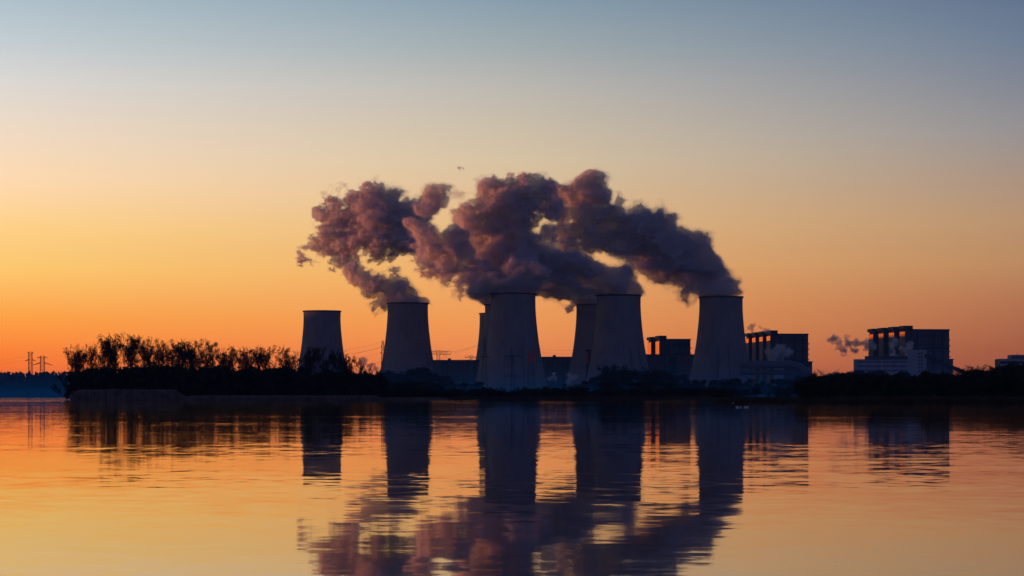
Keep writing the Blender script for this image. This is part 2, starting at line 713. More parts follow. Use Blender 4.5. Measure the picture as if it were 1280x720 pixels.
def value_noise(shape, cell, seed):
    """smooth lattice noise sampled on a grid; cell = lattice spacing in voxels"""
    r = np.random.default_rng(seed)
    cells = (cell * 1.35, cell, cell * .95)     # drawn out along the wind
    dims = [int(math.ceil(s / c)) + 3 for s, c in zip(shape, cells)]
    lat = r.random(dims).astype(np.float32) * 2 - 1
    a = lat
    for ax in range(3):
        x = np.arange(shape[ax], dtype=np.float32) / cells[ax] + r.random()
        i = np.floor(x).astype(int)
        t = x - i
        t = t * t * (3 - 2 * t)
        sh = [1, 1, 1]
        sh[ax] = -1
        t = t.reshape(sh)
        a = np.take(a, i, axis=ax) * (1 - t) + np.take(a, i + 1, axis=ax) * t
    return a


def surface_nets(Fd, iso, org, h):
    ins = Fd > iso
    nx, ny, nz = Fd.shape
    cs = (nx - 1, ny - 1, nz - 1)
    cnt = np.zeros(cs, np.int8)
    for dx in (0, 1):
        for dy in (0, 1):
            for dz in (0, 1):
                cnt += ins[dx:dx + cs[0], dy:dy + cs[1], dz:dz + cs[2]]
    act = (cnt > 0) & (cnt < 8)
    idx = -np.ones(cs, np.int64)
    ii, jj, kk = np.nonzero(act)
    idx[ii, jj, kk] = np.arange(len(ii))
    acc = np.zeros((len(ii), 3), np.float32)
    num = np.zeros(len(ii), np.float32)
    corners = [(a, b, c) for a in (0, 1) for b in (0, 1) for c in (0, 1)]
    for p in corners:
        for ax in range(3):
            if p[ax]:
                continue
            q = list(p)
            q[ax] = 1
            fa = Fd[ii + p[0], jj + p[1], kk + p[2]]
            fb = Fd[ii + q[0], jj + q[1], kk + q[2]]
            cr = (fa > iso) != (fb > iso)
            t = np.where(cr, (iso - fa) / np.where(cr, fb - fa, 1), 0)
            for d in range(3):
                acc[:, d] += np.where(cr, p[d] + (t if d == ax else 0), 0)
            num += cr
    V = (np.stack([ii, jj, kk], 1) + acc / num[:, None]) * h + np.asarray(org)
    faces = []
    for ax in range(3):
        o1, o2 = [(1, 2), (2, 0), (0, 1)][ax]
        sl_a = [slice(None)] * 3
        sl_b = [slice(None)] * 3
        sl_a[ax] = slice(0, -1)
        sl_b[ax] = slice(1, None)
        ch = ins[tuple(sl_a)] != ins[tuple(sl_b)]
        e = np.argwhere(ch)
        ok = (e[:, o1] > 0) & (e[:, o2] > 0) & (e[:, o1] < Fd.shape[o1] - 1) & (e[:, o2] < Fd.shape[o2] - 1)
        e = e[ok]
        first = ins[tuple(sl_a)][tuple(e.T)]
        quads = []
        for d1, d2 in ((1, 1), (0, 1), (0, 0), (1, 0)):
            c = e.copy()
            c[:, o1] -= d1
            c[:, o2] -= d2
            quads.append(idx[tuple(c.T)])
        q = np.stack(quads, 1)
        q[~first] = q[~first][:, ::-1]
        faces.append(q)
    return V, np.concatenate(faces)


def keep_large(V, Q, least):
    """drop the crumbs: loose pieces of a net with few corners"""
    n = len(V)
    a = np.concatenate([Q[:, 0], Q[:, 1], Q[:, 2]])
    b = np.concatenate([Q[:, 1], Q[:, 2], Q[:, 3]])
    par = np.arange(n)
    while True:
        pa, pb = par[a], par[b]
        lo_, hi_ = np.minimum(pa, pb), np.maximum(pa, pb)
        m_ = lo_ != hi_
        if not m_.any():
            break
        np.minimum.at(par, hi_[m_], lo_[m_])
        while True:
            pp = par[par]
            if (pp == par).all():
                break
            par = pp
    cnt = np.bincount(par, minlength=n)[par]
    ok = cnt >= min(least, cnt.max())
    new = np.cumsum(ok) - 1
    return V[ok], new[Q[ok[Q[:, 0]]]]


def make_plume(puffs, D, label, seed, h=1.15, core_iso=.17, wisp_iso=-.13, name='steam_plume', group='steam plumes', drift=0.0, core='core', veil='veil', k_depth=1.0, floor_z=None, sc=1.0):
    """puffs: (px, py, radius px, wispiness 0..1[, depth offset in m]) at distance D"""
    r = random.Random(seed)
    s = D / F
    C, R, W = [], [], []
    for p in puffs:
        off = p[4] if len(p) > 4 else 0
        dep = D + off + r.uniform(-.35, .35) * p[2] * s + drift * (puffs[0][0] - p[0])
        q = P(p[0], p[1], dep)
        C.append(q)
        R.append(p[2] * dep / F * (1.10 if C and len(C) > 1 else .80))
        W.append(p[3])
    if floor_z is not None:      # the whole mouth steams
        for sx, sy in ((-.4, 0), (.4, 0), (0, .4), (0, -.4)):
            C.append(C[0] + Vector((sx * 25, sy * 25, 1.0)))
            R.append(11.5)
            W.append(.1)
    C = np.array(C, np.float32)
    R = np.array(R, np.float32)
    W = np.array(W, np.float32)
    lo = (C - R[:, None] * 1.5 - 14).min(0)
    hi = (C + R[:, None] * 1.5 + 14).max(0)
    shp = tuple(int(math.ceil(v)) + 1 for v in (hi - lo) / h)
    gx, gy, gz = [(lo[a] + h * np.arange(shp[a])).astype(np.float32) for a in range(3)]
    # warp the space the puffs sit in, so that they tear and curl
    wx = value_noise(shp, 26 * sc / h, seed + 1) * 9 * sc + value_noise(shp, 11 * sc / h, seed + 4) * 4.5 * sc
    wy = value_noise(shp, 26 * sc / h, seed + 2) * 9 * sc + value_noise(shp, 11 * sc / h, seed + 5) * 4.5 * sc
    wz = value_noise(shp, 26 * sc / h, seed + 3) * 9 * sc + value_noise(shp, 11 * sc / h, seed + 6) * 4.5 * sc
    X = gx[:, None, None] + wx
    Y = gy[None, :, None] + wy
    Z = gz[None, None, :] + wz
    del wx, wy, wz
    best = np.full(shp, -9, np.float32)
    num = np.zeros(shp, np.float32)
    den = np.full(shp, 1e-6, np.float32)
    for c, rr, w in zip(C, R, W):
        d = np.sqrt((X - c[0]) ** 2 + ((Y - c[1]) / k_depth) ** 2 + (Z - c[2]) ** 2) / rr
        v = 1 - d
        np.maximum(best, v, out=best)
        g_ = np.exp(np.clip(v, -3, 1) * 5)
        num += g_ * w
        den += g_
    wis = num / den
    # billows (ridged) on the dense stretches, torn fibres on the wispy ones
    bil = np.zeros(shp, np.float32)
    tor = np.zeros(shp, np.float32)
    amp = amp2 = 1.0
    cell = 22 * sc / h
    tot = 0
    for o_ in range(6):
        nz_ = value_noise(shp, max(cell, 1.3), seed + 20 + o_)
        bil += amp * (1 - 2.4 * np.abs(nz_))
        tor += amp2 * nz_
        tot += amp
        amp *= .62
        amp2 *= .71
        cell *= .5
    bil /= tot
    tor /= tot
    Fd = best * (1 - .55 * wis) + (1 - wis) * (.12 + .62 * (bil - .2)) + wis * (2.7 * tor - .07 - .13 * wis)
    if floor_z is not None:
        rim_d = np.sqrt((gx[:, None] - C[0][0]) ** 2 + (gy[None, :] - C[0][1]) ** 2)[:, :, None]
        fz = (gz[None, None, :] - floor_z + 1.1 * np.maximum(0, rim_d - 25)) / 3.0
        Fd = np.minimum(Fd, np.where(rim_d < 60, fz, 9))
    # nothing at the grid's border
    for a in range(3):
        sl = [slice(None)] * 3
        for e in (0, -1):
            sl[a] = e
            Fd[tuple(sl)] = -5
    base = P(puffs[0][0], puffs[0][1], D)
    root = empty(name, base, label, 'steam plume' if name == 'steam_plume' else 'steam puff', group)
    b = np.array(base, np.float32)
    if wisp_iso is not None:
        V, Q = keep_large(*surface_nets(Fd, wisp_iso, lo - b, h), 900)
        np_mesh('wisp', V, Q, M['wisp'], root)
    V, Q = keep_large(*surface_nets(Fd, 0.0, lo - b, h), 800)
    np_mesh('veil', V, Q, M[veil], root)
    if core_iso is not None and (Fd > core_iso).sum() > 30:
        V, Q = keep_large(*surface_nets(Fd, core_iso, lo - b, h), 400)
        np_mesh('core', V, Q, M[core], root)
    return root


DT = {k: o.location.y for k, o in TOWERS.items()}
make_plume([(901, 370, 24, .1), (896, 362, 17, .1), (886, 352, 19, .08), (880, 338, 23, .06), (864, 322, 25, .05), (862, 345, 20, .15), (846, 320, 26, .05), (840, 342, 18, .25), (822, 302, 26, .05),
            (824, 326, 20, .2), (803, 292, 26, .05), (802, 314, 20, .2), (784, 286, 24, .05), (780, 308, 20, .3), (768, 268, 18, .08), (760, 290, 20, .2), (775, 254, 10, .2), (745, 276, 20, .25),
            (740, 238, 20, .1), (733, 225, 13, .1), (724, 250, 20, .12), (710, 244, 13, .3), (752, 244, 14, .25), (728, 272, 14, .4), (752, 306, 12, .7), (790, 334, 10, .9), (722, 290, 9, .9), (848, 358, 9, .85), (738, 318, 8, .95), (715, 312, 8, .95), (698, 262, 13, .75), (706, 282, 12, .8), (735, 330, 10, .8), (764, 332, 9, .85), (745, 298, 14, .6), (696, 240, 12, .5)],
           DT['T8'], 'dense dark steam plume rolling up and left from the rightmost cooling tower', 100, floor_z=TOWER_H - .5)
make_plume([(773, 368, 24, .2), (764, 359, 18, .1), (750, 350, 18, .1), (734, 343, 19, .1), (718, 336, 20, .1), (700, 330, 21, .1), (722, 326, 11, .15), (684, 322, 21, .15), (685, 293, 12, .02),
            (668, 322, 24, .2), (652, 306, 24, .25), (640, 284, 24, .35), (630, 262, 22, .45), (614, 247, 16, .4), (648, 248, 17, .65), (660, 262, 12, .8), (680, 236, 9, .5), (664, 236, 9, .6),
            (620, 290, 26, .25), (602, 300, 22, .2), (592, 274, 20, .4), (578, 262, 13, .5), (645, 335, 24, .2), (615, 325, 24, .15), (605, 262, 16, .4), (672, 240, 12, .7), (690, 262, 10, .8), (700, 296, 10, .8), (650, 232, 12, .7), (632, 238, 12, .6)],
           DT['T7'], 'tall ragged steam plume from the tower overlapping a shorter one, tearing apart at its top', 210, floor_z=TOWER_H - .5)
make_plume([(745, 381, 19, .3), (732, 374, 14, .3), (718, 366, 15, .3), (702, 362, 16, .35), (690, 352, 18, .3), (712, 380, 10, .6), (706, 372, 10, .5), (678, 362, 11, .7), (672, 345, 18, .4)],
           DT['T6'], 'low torn steam plume from the shorter tower behind its right neighbour', 320, floor_z=TOWER_H - .5)
make_plume([(641, 366, 23, .25), (630, 357, 18, .15), (614, 351, 18, .15), (598, 350, 18, .2), (582, 345, 18, .2), (568, 335, 17, .25), (555, 324, 15, .3), (660, 345, 18, .3), (640, 345, 20, .2),
            (567, 309, 17, .02), (582, 318, 14, .05), (600, 332, 16, .2), (542, 310, 13, .4), (532, 298, 13, .45), (542, 241, 15, .12), (535, 254, 12, .15), (552, 250, 10, .3), (520, 284, 13, .45), (548, 340, 11, .75), (566, 356, 10, .7), (572, 368, 8, .85)],
           DT['T5'], 'long pinkish steam plume drifting far left from the broad central tower', 430, floor_z=TOWER_H - .5)
make_plume([(628, 381, 19, .3), (612, 372, 15, .3), (600, 362, 15, .35), (588, 355, 15, .4), (574, 350, 15, .5), (562, 338, 15, .5), (575, 366, 9, .85), (545, 326, 13, .6), (528, 312, 15, .6)],
           DT['T4'], 'thin lower steam plume from the tower hidden left of the central one', 540, drift=.3, floor_z=TOWER_H - .5)
make_plume([(505, 268, 21, .25), (490, 258, 18, .35), (486, 278, 24, .2), (466, 272, 25, .3), (448, 268, 24, .4), (432, 276, 22, .5), (512, 260, 12, .3), (524, 262, 14, .15), (534, 254, 12, .1), (515, 288, 14, .4), (528, 300, 13, .4), (462, 296, 20, .5), (418, 292, 18, .6), (408, 308, 15, .7), (442, 248, 15, .7),
            (456, 242, 12, .8), (470, 250, 16, .6), (422, 258, 13, .8), (435, 312, 14, .9), (500, 296, 18, .5), (416, 322, 9, .95), (515, 250, 10, .4), (446, 288, 20, .4), (398, 300, 10, .9), (428, 240, 9, .95), (462, 232, 8, .95), (404, 268, 8, .95), (398, 318, 7, .95), (475, 318, 9, .9), (500, 316, 8, .85)],
           DT['T3'] - 60, 'large detached cloud of orange-lit steam, farthest left and drifting apart', 650)
make_plume([(510, 379, 22, .25), (506, 372, 15, .15), (494, 366, 14, .2), (482, 361, 14, .25), (470, 357, 12, .35), (458, 351, 10, .45), (448, 345, 8, .5), (476, 374, 10, .85), (490, 352, 9, .7), (466, 372, 8, .9)],
           DT['T2'], 'short dark steam plume leaning left from the tower nearest the idle one', 760, floor_z=TOWER_H - .5)

# ------------------------------------------------------------------ boiler houses and halls


def oblique(px, D, dirx, diry):
    """local frame: origin at the near corner on the ground, +u along the end wall (right), +w receding along the long side"""
    t = Vector((dirx, diry)).normalized()
    e = Vector((t.y, -t.x))
    o = Vector(((px - 640) / F * D, D))
    return lambda v: Vector((v.x * e.x + v.y * t.x, v.x * e.y + v.y * t.y, v.z)), Vector((o.x, o.y, 0))


def boiler_house(px, D, top, width_px, length, nsh, shaft_px, label, step=True, full_glass=False, slope=(-.145, .989), glass_h=9.0):
    fn, loc = oblique(px, D, *slope)
    s = D / F
    zt = CAMH + (HOR - top) * s
    W = width_px * s
    root = empty('boiler_house', loc, label, 'industrial building', 'boiler houses of the power station')
    mb = MB().box(0, W, 0, length, 0, zt, fn)
    wall = mb.build('wall', M['wall'], root)
    r = MB().box(-.4, W + .5, -.5, length + .5, zt + .003, zt + 1.6, fn).build('roof', M['dark'], root)
    # horizontal service bands and a vertical pipe run on the end wall
    for k, fz in enumerate((.38, .5, .62, .72, .82, .91)):
        MB().box(W * .28, W * .98, -.35, -.003, zt * fz, zt * fz + 1.3, fn).build('cladding_band', M['dark'] if k % 2 else M['clad'], root)
    for fu in (.12, .55, .8):
        MB().box(W * fu, W * fu + 1.5, -.6, -.36, zt * .1, zt * .97, fn).build('pipe', M['dark'], root)
    # balconies of the outside stair on the right edge
    for k in range(6):
        z = zt * (.42 + .085 * k)
        mbk = MB().box(W + .003, W + 1.5, 1, 5, z, z + .5, fn)
        mbk.box(W + 1.2, W + 1.5, 1, 5, z + .55, z + 1.6, fn)
        mbk.build('stair_landing', M['dark'], root)
    per = length / nsh
    dp = 7.6
    for k in range(nsh):
        w0 = 2 + per * k
        l = per * (.46 if full_glass else .5)
        sh = MB().box(-dp, -.003, w0, w0 + l, 0, zt - 1.0, fn).build('stair_shaft', M['wall'], root)
        cp = MB().box(-dp - 1.2, 1.5, w0 - .8, w0 + l + .8, zt + 1.65, zt + 5.6, fn)
        cp.box(-dp + 1, .5, w0 + 1, w0 + l - 1, zt - .99, zt + 1.64, fn)
        cp.build('vent_cap', M['dark'], sh)
        if full_glass:
            MB().box(-dp - .25, -dp - .01, w0 + .8, w0 + l - .8, zt * .70, zt - 1.4, fn).build('sunset_tinted_glazing', M['glaze'], sh)
            MB().box(-dp - .25, -dp - .01, w0 + .8, w0 + l - .8, zt * .58, zt * .685, fn).build('sunset_tinted_glazing', M['glaze'], sh)
        else:
            MB().box(-dp - .25, -dp - .01, w0 + .6, w0 + l - .6, zt - 1.6 - glass_h * .6, zt - 1.4, fn).build('sunset_tinted_glazing', M['glaze'], sh)
            MB().box(-dp - .2, -dp - .01, w0 + .6, w0 + l - .6, zt * .62, zt - 2.2 - glass_h * .6, fn).build('cladding_panel', M['clad'], sh)
            MB().box(-dp - .2, -dp - .01, w0 + .6, w0 + l - .6, zt * .2, zt * .58, fn).build('cladding_panel', M['clad'], sh)
    if step:
        MB().box(W + .01, W + 6, 4, 40, 0, zt * .56, fn).build('annex', M['wall'], root)
        MB().box(W + .01, W + 7, 3.5, 40.5, zt * .56 + .003, zt * .56 + 1, fn).build('annex_roof', M['dark'], root)
    return root


boiler_house(1140, 2700, 413, 48.5, 165, 4, 7, 'large dark boiler house with four capped shafts behind the pale office block')
boiler_house(971, 2850, 418.5, 40, 175, 4, 7, 'dark boiler house with capped shafts, directly right of the rightmost cooling tower', slope=(-.10, .989))
boiler_house(832, 2950, 425, 31.5, 130, 2, 7, 'boiler house with tall windows tinted sunset orange between two cooling towers', step=False, full_glass=True, slope=(-.10, .989))


def box_building(name, x0, x1, top, D, depth, label, cat, mat, extra=None, group=None):
    s = D / F
    loc = Vector(((x0 - 640) * s, D, 0))
    root = empty(name, loc, label, cat, group)
    W = (x1 - x0) * s
    zt = CAMH + (HOR - top) * s
    MB().box(0, W, 0, depth, 0, zt).build('wall', mat, root)
    MB().box(-.5, W + .5, -.5, depth + .5, zt + .003, zt + 1.2).build('roof', M['dark'], root)
    if extra:
        extra(root, W, zt, s)
    return root


def hall_a(root, W, zt, s):
    MB().box(W * .36, W * .36 + 4, 3, 8, zt + 1.21, zt + 3.4).build('roof_vent', M['dark'], root)
    for k in range(9):
        u = W * (.05 + .1 * k)
        MB().box(u, u + .8, -.3, -.003, 1, zt - .5).build('pilaster', M['dark'], root)


box_building('turbine_hall', 536, 602, 451, 3050, 50, 'low dark hall between the single-plume tower and the central towers', 'industrial building', M['brick'], hall_a)
box_building('turbine_hall', 668, 732, 447, 3000, 50, 'low dark hall in the gap right of the central tower', 'industrial building', M['brick'], hall_a)


def mid_hall(root, W, zt, s):
    for u0, z0, z1 in ((.08, .2, .6), (.5, .45, .95)):
        MB().box(W * u0, W * u0 + 10, -.4, -.003, zt * z0, zt * z1).build('door_panel', M['dark'], root)
    MB().box(W * .42, W * .42 + 1.2, -.5, -.003, 1, zt - .6).build('pipe', M['dark'], root)
    MB().box(W * .6, W * .6 + 12, 2, 10, zt + 1.21, zt + 3.0).build('roof_vent', M['dark'], root)


box_building('coal_bunker', 803, 868, 444, 2850, 60, 'broad brown windowless building below the windows tinted sunset orange', 'industrial building', M['brick'], mid_hall)


def stair_tower(root, W, zt, s):
    MB().box(.4, 2.2, -.3, -.003, zt * .72, zt - .8).build('sunset_tinted_glazing', M['redsteel_glow'], root)  # red colour stands in for the glow on this strip


box_building('stair_tower', 732.8, 738.6, 438.5, 2760, 8, 'narrow dark tower with a stripe painted as red glow, squeezed between two overlapping cooling towers', 'tower', M['dark'], stair_tower)


# pale office block with window rows
def office():
    D = 2520
    s = D / F
    root = empty('office_building', ((1070 - 640) * s, D, 0), 'pale office block with window rows and a taller stair end before the boiler house', 'office building')
    zl = CAMH + (HOR - 449) * s
    zr = CAMH + (HOR - 437.5) * s
    w1, w2 = 65 * s, 88 * s
    MB().box(0, w1, 0, 18, 0, zl).build('wall', M['white'], root)
    MB().box(w1 + .003, w2, -1, 20, 0, zr).build('stair_block', M['white'], root)
    MB().box(12, w1, 3, 16, zl + .003, zl + 3.5).build('penthouse', M['wall'], root)
    MB().box(-.3, w1, -.3, 18.3, zl - .7, zl - .004).build('parapet', M['duct'], root)
    for row in (451.0, 456.5, 462):
        z = CAMH + (HOR - row) * s
        for grp in range(6):
            for k in range(6):
                u = 1.6 + grp * 9.2 + k * 1.35
                MB().box(u, u + .95, -.12, -.003, z - 1.9, z - .2).build('window', M['pane'], root)
    for row in range(6):
        z = CAMH + (HOR - 441 - row * 4.4) * s
        for k in range(2):
            u = w1 + 11.0 + k * 2.9
            MB().box(u, u + 1.5, -1.12, -1.003, z - 1.7, z).build('window', M['pane'], root)
    return root


office()


def conveyor():
    D = 2480
    a, b = P(1156, 444.5, D + 30), P(1216, 470, D)
    root = empty('conveyor_gallery', (a.x, a.y, 0), 'dark sloping conveyor gallery running down right from the boiler house', 'conveyor')
    o = Vector((a.x, a.y, 0))
    mb = MB()
    d = b - a
    for k in range(8):
        p, q = a + d * (k / 8) - o, a + d * ((k + 1) / 8) - o
        mb.bar(p, q - (q - p) * .01, 2.4, n=4)
    mb.build('gallery', M['dark'], root)
    for k in (.3, .55, .8):
        p = a + d * k - o
        m2 = MB()
        m2.bar((p.x - 2, p.y, 0), (p.x, p.y, p.z - 1.5), .35)
        m2.bar((p.x + 2, p.y, 0), (p.x, p.y, p.z - 1.5), .35)
        m2.build('trestle', M['steel'], root)


conveyor()


def far_right_block():
    D = 1500
    s = D / F
    root = empty('office_building', ((1250 - 640) * s, D, 0), 'flat office block with pale horizontal bands behind the dark trees at far right', 'office building')
    z1 = CAMH + (HOR - 448.5) * s
    z2 = CAMH + (HOR - 443.5) * s
    W = 60 * s
    MB().box(0, W, 0, 16, 0, z1).build('wall', M['wall'], root)
    MB().box(15 * s, W - 2, 2, 14, z1 + .003, z2).build('penthouse', M['duct'], root)
    for k in range(4):
        z = z1 - 1.6 - k * 3.2
        MB().box(-.15, W, -.25, -.003, z, z + 1.5).build('facade_band', M['white'], root)
        MB().box(.3, W, -.12, -.004, z - 1.5, z - .05).build('window_strip', M['pane'], root)
    MB().bar((25 * s, 8, z2), (25 * s, 8, z2 + 1.2), .2).build('antenna', M['dark'], root)


far_right_block()


# ducts beside the middle boiler house
def duct():
    D = 2500
    s = D / F
    pts = [P(925, 456, D), P(990, 455.5, D), P(1000, 459, D), P(1012, 466, D)]
    o = Vector((pts[0].x, D, 0))
    root = empty('duct_bridge', o, 'pale insulated duct bending down beside the rightmost cooling tower', 'pipe')
    mb = MB()
    for p, q in zip(pts, pts[1:]):
        mb.bar(p - o, q - o, 4.2, n=14)
    mb.build('duct', M['duct'], root, True)
    mb = MB()
    for p, q in zip(pts[:2], pts[1:3]):
        mb.bar(p - o - Vector((0, 0, 8.5)), q - o - Vector((0, 0, 8.5)), 2.6, n=12)
    mb.build('return_duct', M['wall'], root, True)
    for px in (935, 950, 965, 980, 992):
        p = P(px, 455, D) - o
        MB().box(p.x - .4, p.x + .4, -1, 1, 0, p.z - 12).build('support', M['steel'], root)


duct()


def little_house():
    box_building('switch_house', 968.5, 980, 442, 2620, 12, 'small pale block with dark windows above the duct', 'building', M['white'],
                 lambda root, W, zt, s: [MB().box(W * u, W * u + 1.3, -.15, -.003, zt - z - 1.4, zt - z).build('window', M['pane'], root) for u in (.2, .55) for z in (2.0, 5.5, 9.0)])


little_house()

make_plume([(1092, 434, 4.5, .3), (1084, 431, 5, .4), (1072, 430, 4.5, .6), (1060, 429, 4.5, .7), (1050, 431, 3.5, .8), (1042, 424, 3.5, .9), (1055, 437, 3.5, .95), (1066, 438, 3.5, .9)],
           2650, 'small grey steam wisp drifting left from the large boiler house with four shafts', 910, h=.45, name='steam_puff', group='small steam puffs', core_iso=None, wisp_iso=None, veil='puff', sc=.22)
make_plume([(1117, 440, 4, .4), (1116, 432, 4, .5), (1119, 426, 3, .6), (1116, 446, 4, .4)], 2560, 'pale steam puff rising in front of the third shaft above the office block', 930, h=.45, name='steam_puff', group='small steam puffs', core_iso=None, wisp_iso=None, veil='puff', sc=.22)
make_plume([(1132, 437, 4, .4), (1137, 433, 4, .5), (1128, 436, 3, .5)], 2560, 'pale steam puff beside the roof of the office stair block', 940, h=.45, name='steam_puff', group='small steam puffs', core_iso=None, wisp_iso=None, veil='puff', sc=.22)
make_plume([(965, 449, 5, .3), (969, 442, 5, .4), (974, 436, 5, .5), (984, 440, 4, .6), (963, 440, 4, .5)], 2600, 'pale steam cloud on the duct in front of the middle boiler house', 950, h=.45, name='steam_puff', group='small steam puffs', core_iso=None, wisp_iso=None, veil='puff', sc=.22)
make_plume([(686, 474, 3.5, .5), (690, 470, 3.5, .5), (694, 473, 2.5, .6)], 2300, 'little white steam puff low between the central tower and the low hall', 960, h=.45, name='steam_puff', group='small steam puffs', core_iso=None, wisp_iso=None, veil='puff', sc=.22)
make_plume([(714, 473, 3.5, .5), (712, 468, 3, .5), (718, 473, 3, .6), (713, 477, 3.5, .4)], 2300, 'little white steam puff low at the foot of the shorter overlapped tower', 970, h=.45, name='steam_puff', group='small steam puffs', core_iso=None, wisp_iso=None, veil='puff', sc=.22)
make_plume([(452, 458, 4, .3), (454, 452, 4, .4), (463, 458, 3.5, .4), (468, 461, 3, .4)], 2300, 'pinkish steam puff showing behind the last bare lakeside trees', 980, h=.45, name='steam_puff', group='small steam puffs', core_iso=None, wisp_iso=None, veil='puff', sc=.22)

make_plume([(936, 410, 2.0, .6), (941, 408, 1.8, .7), (939, 412, 1.5, .7)], 2800, 'tiny dark steam shred left above the shaft caps of the middle boiler house', 990, h=.5, name='steam_puff', group='small steam puffs', core_iso=None, wisp_iso=None, veil='puff', sc=.22)
make_plume([(950, 410, 1.8, .5), (953, 412, 1.8, .5), (957, 414, 1.8, .6), (962, 414, 1.5, .7)], 2800, 'tiny dark steam shred trailing right above the shaft caps of the middle boiler house', 991, h=.5, name='steam_puff', group='small steam puffs', core_iso=None, wisp_iso=None, veil='puff', sc=.22)
make_plume([(568, 207, 1.5, .8), (574, 210, 1.6, .8), (580, 211, 1.4, .8), (587, 210, 1.6, .8)], 2600, 'lone reddish steam shred floating high above the plumes', 992, h=.5, name='steam_puff', group='small steam puffs', core_iso=None, wisp_iso=None, veil='puff', sc=.22)

# ------------------------------------------------------------------ pylons, masts, cables


def lattice(mb, h, w0, w1, n, r=.16):
    lv = []
    for k in range(n + 1):
        t = k / n
        w = w0 + (w1 - w0) * t
        lv.append([Vector((sx * w / 2, sy * w / 2, h * t)) for sx, sy in ((-1, -1), (1, -1), (1, 1), (-1, 1))])
    for a, b in zip(lv, lv[1:]):
        for i in range(4):
            mb.bar(a[i], b[i], r, n=4)
            mb.bar(a[i], b[(i + 1) % 4], r * .6, n=3)
            mb.bar(a[(i + 1) % 4], b[i], r * .6, n=3)
            mb.bar(b[i], b[(i + 1) % 4], r * .6, n=3)


def arm(z, half, wr, thick=1.2, droop=0.0, r=.16):
    mb = MB()
    for sx in (-1, 1):
        tip = Vector((sx * half, 0, z - droop))
        for sy in (-1, 1):
            mb.bar((sx * wr / 2, sy * wr / 2, z), tip, r, n=3)
            mb.bar((sx * wr / 2, sy * wr / 2, z + thick), tip, r, n=3)
        for k in range(1, 6):
            t = k / 6
            lo = Vector((sx * wr / 2, 0, z)).lerp(tip, t)
            hi_ = Vector((sx * wr / 2, 0, z + thick)).lerp(tip, t)
            mb.bar(lo, hi_, .1, n=3)
    return mb


def pylon(px, top, D, label, arms, w0=6, w1=1.6, r=.2, mat='steel', loops=None, group='transmission pylons'):
    s = D / F
    h = CAMH + (HOR - top) * s
    root = empty('power_pylon', ((px - 640) * s, D, 0), label, 'pylon', group)
    mb = MB()
    lattice(mb, h, w0, w1, 10, r)
    mb.build('mast', M[mat], root)
    for py, half, droop in arms:
        z = CAMH + (HOR - py) * s
        arm(z, half * s, w1, 1.4, droop * s, r * .9).build('crossarm', M[mat], root)
    for lx, ly, lr in loops or ():
        mb = MB()
        c = Vector(((lx - px) * s, 0, CAMH + (HOR - ly) * s))
        n = 12
        for k in range(n):
            a0, a1 = math.pi * (k / n * 1.5 - .25), math.pi * ((k + 1) / n * 1.5 - .25)
            mb.bar(c + Vector((math.cos(a0), 0, math.sin(a0))) * lr * s, c + Vector((math.cos(a1), 0, math.sin(a1))) * lr * s, .16, n=3)
        mb.build('jumper_loop', M['dark'], root)
    return root


pylon(38, 440, 3300, 'left pylon of the pair over the distant forest, double masts with one long arm', [(441, 3.5, 0), (450, 7, 1.5)], 5.5, 4.5, .26)
pylon(53, 445, 3300, 'right pylon of the pair over the distant forest, wide drooping arms', [(447, 7, .5), (454, 14, 3)], 7, 5, .26)
pylon(478.5, 426, 2350, 'slim pylon at the left foot of the single-plume tower', [(433, 2.5, .3), (441, 3, .3)], 5, 1.6, .24)
pylon(548, 438, 2500, 'pylon with looped arms above the low dark hall', [(443, 15, 0), (440, 13, 0)], 5, 3.0, .22, loops=[(543.5, 441, 2.2), (554, 441, 2.4), (561, 441, 2.6), (556, 446, 2)])
pylon(589, 445, 2700, 'small looped pylon top left of the thin tower slivers', [(447, 8, 0)], 4, 2, .22, loops=[(584, 446, 2.2), (589.5, 446, 2.2)])
pylon(606, 421, 2400, 'tall dark pylon in front of the hidden towers\' edges', [(428, 2.5, .2), (446, 7, .6)], 6, 1.8, .3, 'dark')
pylon(641, 444, 2150, 'dark pylon with two wide crossarms in front of the central tower', [(446, 11, 0), (470.5, 12, 0)], 4, 1.2, .2, 'dark', loops=[(633, 447, 2), (637, 447, 2), (650, 447, 1.8)])


